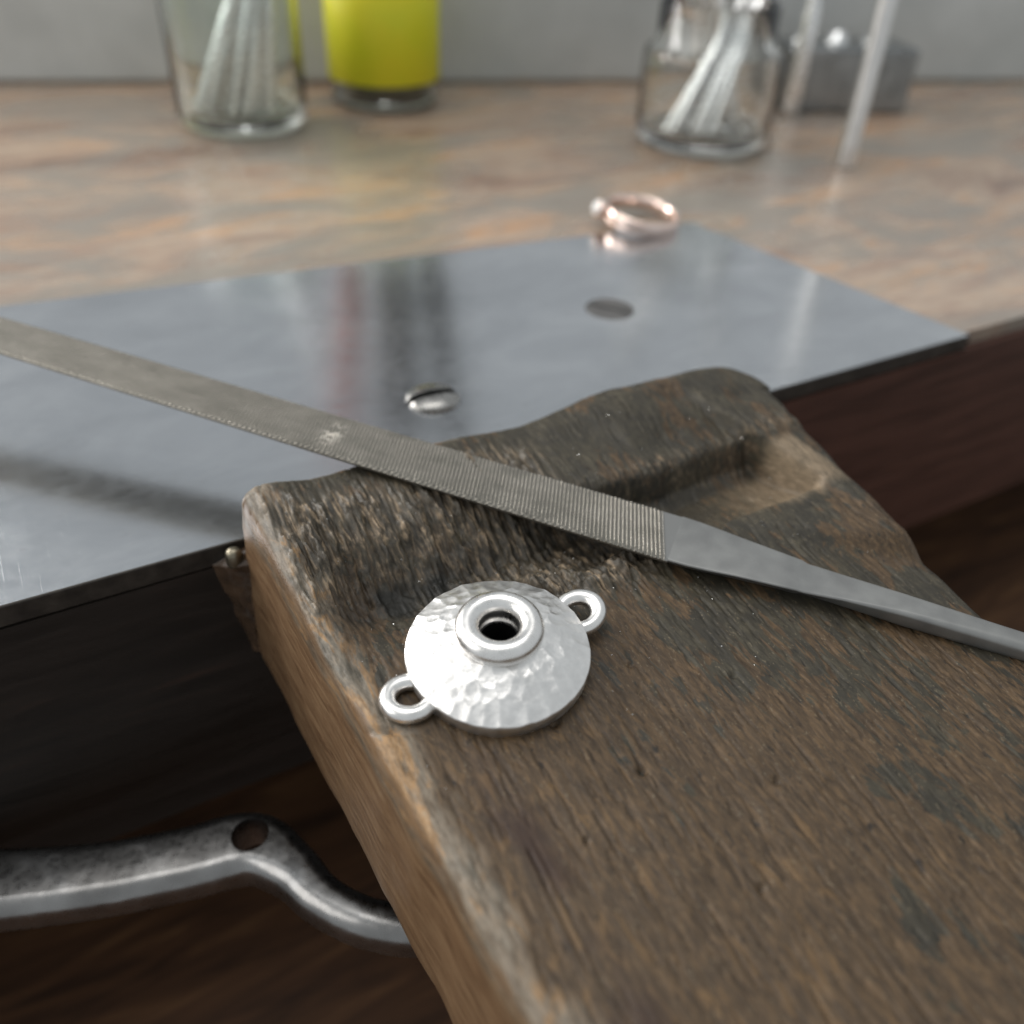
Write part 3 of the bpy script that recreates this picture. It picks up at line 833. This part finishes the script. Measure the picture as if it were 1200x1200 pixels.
# ------------------------------------------------------------------ jars
def jar(name, x, y, R, Hh, gm, label, cat='jar', base_t=5.0, sh=0.80):
    e = bpy.data.objects.new(name, None); COL.objects.link(e); e.empty_display_size = .01
    e.location = Vector((x, y, -0.45)) * MM
    tag(e, label, cat)
    out = [(0.01, 1.2), (R * .55, 0.9), (R * .74, 0.0), (R * .86, 0.1), (R * .95, 1.4), (R, 4.5), (R, Hh * sh), (R * .97, Hh * (sh + .05)), (R * .84, Hh * (sh + .1)), (R * .84, Hh * .985), (R * .82, Hh),
           (R * .79, Hh), (R * .77, Hh * .985), (R * .77, Hh * (sh + .1)), (R * .90, Hh * (sh + .05)), (R - 2.0, Hh * sh), (R - 2.0, base_t + 3), (R - 3.2, base_t + .8), (R * .7, base_t), (0.01, base_t - .3)]
    v, f = lathe(out, 64)
    mesh_obj('glass_body', v, f, gm, e)
    return e
def rod_mesh(name, L, r, head, kind):
    if kind == 0: prof = [(0.01, 0), (r, 0.3), (r, L * .7), (r * .6, L * .8), (r * .6, L * .92), (head, L * .93), (head, L), (0.01, L + .4)]
    elif kind == 1: prof = [(0.01, 0), (r, 0.3), (r, L * .78), (r * .55, L * .84), (head * .5, L * .94), (head, L * .97), (head * .6, L), (0.01, L)]
    else: prof = [(0.01, 0), (r * .8, 0.3), (r, 4), (r, L), (0.01, L)]
    v, f = lathe(prof, 14)
    return v, f
def place_rod(o, p0, p1):
    d = Vector(p1) - Vector(p0)
    o.location = Vector(p0) * MM; o.rotation_euler = d.to_track_quat('Z', 'Y').to_euler()

def fill_jar(jx, jy, R, Hh, spec, name, label, group, mat, L, rad):
    kinds = [rod_mesh(name, L, rad, rad * 1.5, k_) for k_ in range(3)]
    protos = {}
    for i, (bx, by, tx, ty) in enumerate(spec):
        k_ = i % 3
        if k_ not in protos:
            o = mesh_obj(name, kinds[k_][0], kinds[k_][1], mat, None, True, 40); protos[k_] = o
        else:
            o = protos[k_].copy(); COL.objects.link(o)
        tag(o, label, 'bur', group)
        place_rod(o, (jx + bx, jy + by, 5.6), (jx + tx, jy + ty, Hh))
# right jar: two bundles leaning across each other
JRx, JRy, JRR = 66.5, 373.5, 26.0
jar('glass_jar', JRx, JRy, JRR, 50, M['glass'], 'clear glass jar of bright steel burs behind the rose gold ring', sh=0.62)
spec = []
r3 = np.random.default_rng(3)
for i in range(26):
    bx = -15 + 18 * i / 25 + r3.uniform(-1, 1); by = -9 + r3.uniform(-6, 5)
    spec.append((bx, by, bx * .35 + 12 + r3.uniform(-2, 2), by * .5 + 2 + r3.uniform(-3, 5)))
for i in range(12):
    bx = 4 + 10 * i / 11 + r3.uniform(-1, 1); by = 1 + r3.uniform(-5, 7)
    spec.append((bx, by, bx - 14 + r3.uniform(-2, 2), by + r3.uniform(-3, 3)))
fill_jar(JRx, JRy, JRR, 50, spec, 'steel_bur', 'thin bright steel bur standing in the glass jar behind the ring', 'burs in the jar behind the ring', M['bur'], 92, 1.15)
# left jar
JLx, JLy, JLR = -112.0, 365.0, 24.5
jar('glass_jar', JLx, JLy, JLR, 62, M['gglass'], 'greenish glass jar packed with steel rods at the left end of the bench')
spec = []
for i in range(36):
    bx = -15 + 29 * i / 35 + r3.uniform(-1, 1); by = -6 + r3.uniform(-8, 9)
    if math.hypot(bx, by) > 18.5:
        k_ = 18.5 / math.hypot(bx, by); bx *= k_; by *= k_
    spec.append((bx, by, bx * .25 + 13.5 + r3.uniform(-2, 2), by * .5 + r3.uniform(-3, 3)))
fill_jar(JLx, JLy, JLR, 62, spec, 'steel_rod', 'steel rod standing in the greenish glass jar on the left', 'rods in the greenish jar', M['bur'], 96, 1.2)
# jar with the yellow label and tool handles
JYx, JYy, JYR = -63.5, 410.5, 23.0
_y = M['yellow'].node_tree.nodes['Principled BSDF']; _y.inputs['Transmission Weight'].default_value = 0.2
jy = jar('labelled_jar', JYx, JYy, JYR, 66, M['gglass'], 'glass jar with bright yellow label holding tool handles', base_t=4)
v, f = lathe([(JYR + .15, 10.5), (JYR + .25, 10.6), (JYR + .25, 50), (JYR + .15, 50.1)], 64)
o = mesh_obj('label_band', v, f, M['yellow'], jy)
v, f = lathe([(0.01, 4.1), (JYR - 3.4, 5.2), (JYR - 2.3, 8.5), (JYR - 2.3, 14), (0.01, 14.4)], 48)
o = mesh_obj('paste', v, f, M['olive'], jy)
tools = [(-12, -2, -18, -3, 175, 7.0, 'redgrip', 'red-brown handled tool standing leftmost in the yellow labelled jar'),
         (-3, 6, -4, 8, 190, 7.0, 'darkgrip', 'black handled tool standing at the back of the yellow labelled jar'),
         (3, -7, 5, -9, 168, 6.0, 'darkgrip', 'short black handled tool standing at the front of the yellow labelled jar'),
         (11, 3, 17, 4, 196, 7.5, 'darkgrip', 'tall black handled tool standing rightmost in the yellow labelled jar')]
for bx, by, tx, ty, L, r_, mk, lab in tools:
    e = bpy.data.objects.new('hand_tool', None); COL.objects.link(e); e.empty_display_size = .01
    tag(e, lab, 'tool', 'tools in the yellow labelled jar')
    place_rod(e, (JYx + bx, JYy + by, 14.6), (JYx + tx, JYy + ty, 66))
    v, f = lathe([(0.01, 0), (1.6, 0.5), (1.6, 56)], 16); mesh_obj('shaft', v, f, M['bur'], e)
    v, f = lathe([(1.6, 54), (3.0, 55), (r_ * .75, 60), (r_, 75), (r_ * .9, 100), (r_, L - 12), (r_ * .8, L - 3), (0.01, L)], 20); mesh_obj('handle', v, f, M[mk], e)

# slim mandrel on the right and steel block with studs behind it
tb = mesh_obj('steel_mandrel', *lathe([(0.01, 0.0), (3.0, 0.05), (3.5, 0.6), (3.5, 9), (3.3, 10), (3.2, 62), (2.2, 92), (0.01, 93)], 32), M['alum'], None, True, 40)
tb.location = Vector((118.5, 351, -0.45)) * MM
tag(tb, 'slim bright steel mandrel standing upright at the right of the glass jar', 'mandrel')
blk = bpy.data.objects.new('steel_block', None); COL.objects.link(blk); blk.empty_display_size = .01
blk.location = Vector((136, 444, -0.45)) * MM; blk.rotation_euler = (0, 0, math.radians(10))
tag(blk, 'dark steel block standing against the back ledge', 'block')
v, f = box_verts(-30, 30, -13, 13, 0, 26); o = mesh_obj('block_body', v, f, M['block'], blk, smooth=False); add_bevel(o, 1.2, 3)
for i, (dx, r_) in enumerate(((-20, 4.2), (-4, 5), (14, 6))):
    v, f = lathe([(0.01, 26.05), (r_, 26.05), (r_, 26.6), (r_ * .8, 27.2), (r_ * .6, 30), (0.01, 31)], 24)
    o = mesh_obj('stud', v, f, M['bur'], blk); o.location = (dx * MM, 0, 0)
pn = mesh_obj('steel_punch', *lathe([(0.01, 0.05), (3.0, 0.3), (3.4, 2), (3.4, 40), (2.2, 46), (2.2, 60), (0.01, 60.5)], 24), M['bur'])
pn.location = Vector((113.5, 424, -0.45)) * MM; tag(pn, 'short bright steel punch standing in front of the steel block', 'punch')

# ------------------------------------------------------------------ metal filings strewn over the pin
r5 = np.random.default_rng(55)
v, f = [], []
def filing(c, ln, wd_, a, tilt):
    dx, dy = math.cos(a) * ln, math.sin(a) * ln; ex, ey = -math.sin(a) * wd_, math.cos(a) * wd_; dz = tilt * ln
    k = len(v)
    v.extend([(c[0] - dx, c[1] - dy, c[2] - dz * .3), (c[0] + ex, c[1] + ey, c[2] + wd_), (c[0] + dx, c[1] + dy, c[2] + dz), (c[0] - ex, c[1] - ey, c[2] + wd_ * .4), (c[0], c[1], c[2] + wd_ * 1.6)])
    f.extend([(k, k + 3, k + 4), (k + 3, k + 2, k + 4), (k + 2, k + 1, k + 4), (k + 1, k, k + 4), (k, k + 1, k + 2, k + 3)])
fs_ = np.concatenate([r5.uniform(6, 92, 90), r5.normal(36, 12, 90)]); ft_ = np.concatenate([r5.uniform(8, 66, 90), r5.normal(34, 9, 90)])
fz = pin_height(np.clip(fs_, 5, 97)[None, :], np.clip(ft_, 5, 130)[None, :])[0]
for a_, b_, c_ in zip(np.clip(fs_, 5, 97), np.clip(ft_, 5, 130), fz):
    p = B(a_, b_, c_ + 0.03)
    filing(p, r5.uniform(.06, .22), r5.uniform(.03, .07), r5.uniform(0, 6.28), r5.uniform(-.2, .5))
o = mesh_obj('metal_filings', v, f, M['bur'], None, False)
tag(o, 'tiny bright metal filings scattered over the worn wooden pin', 'filings', kind='stuff')
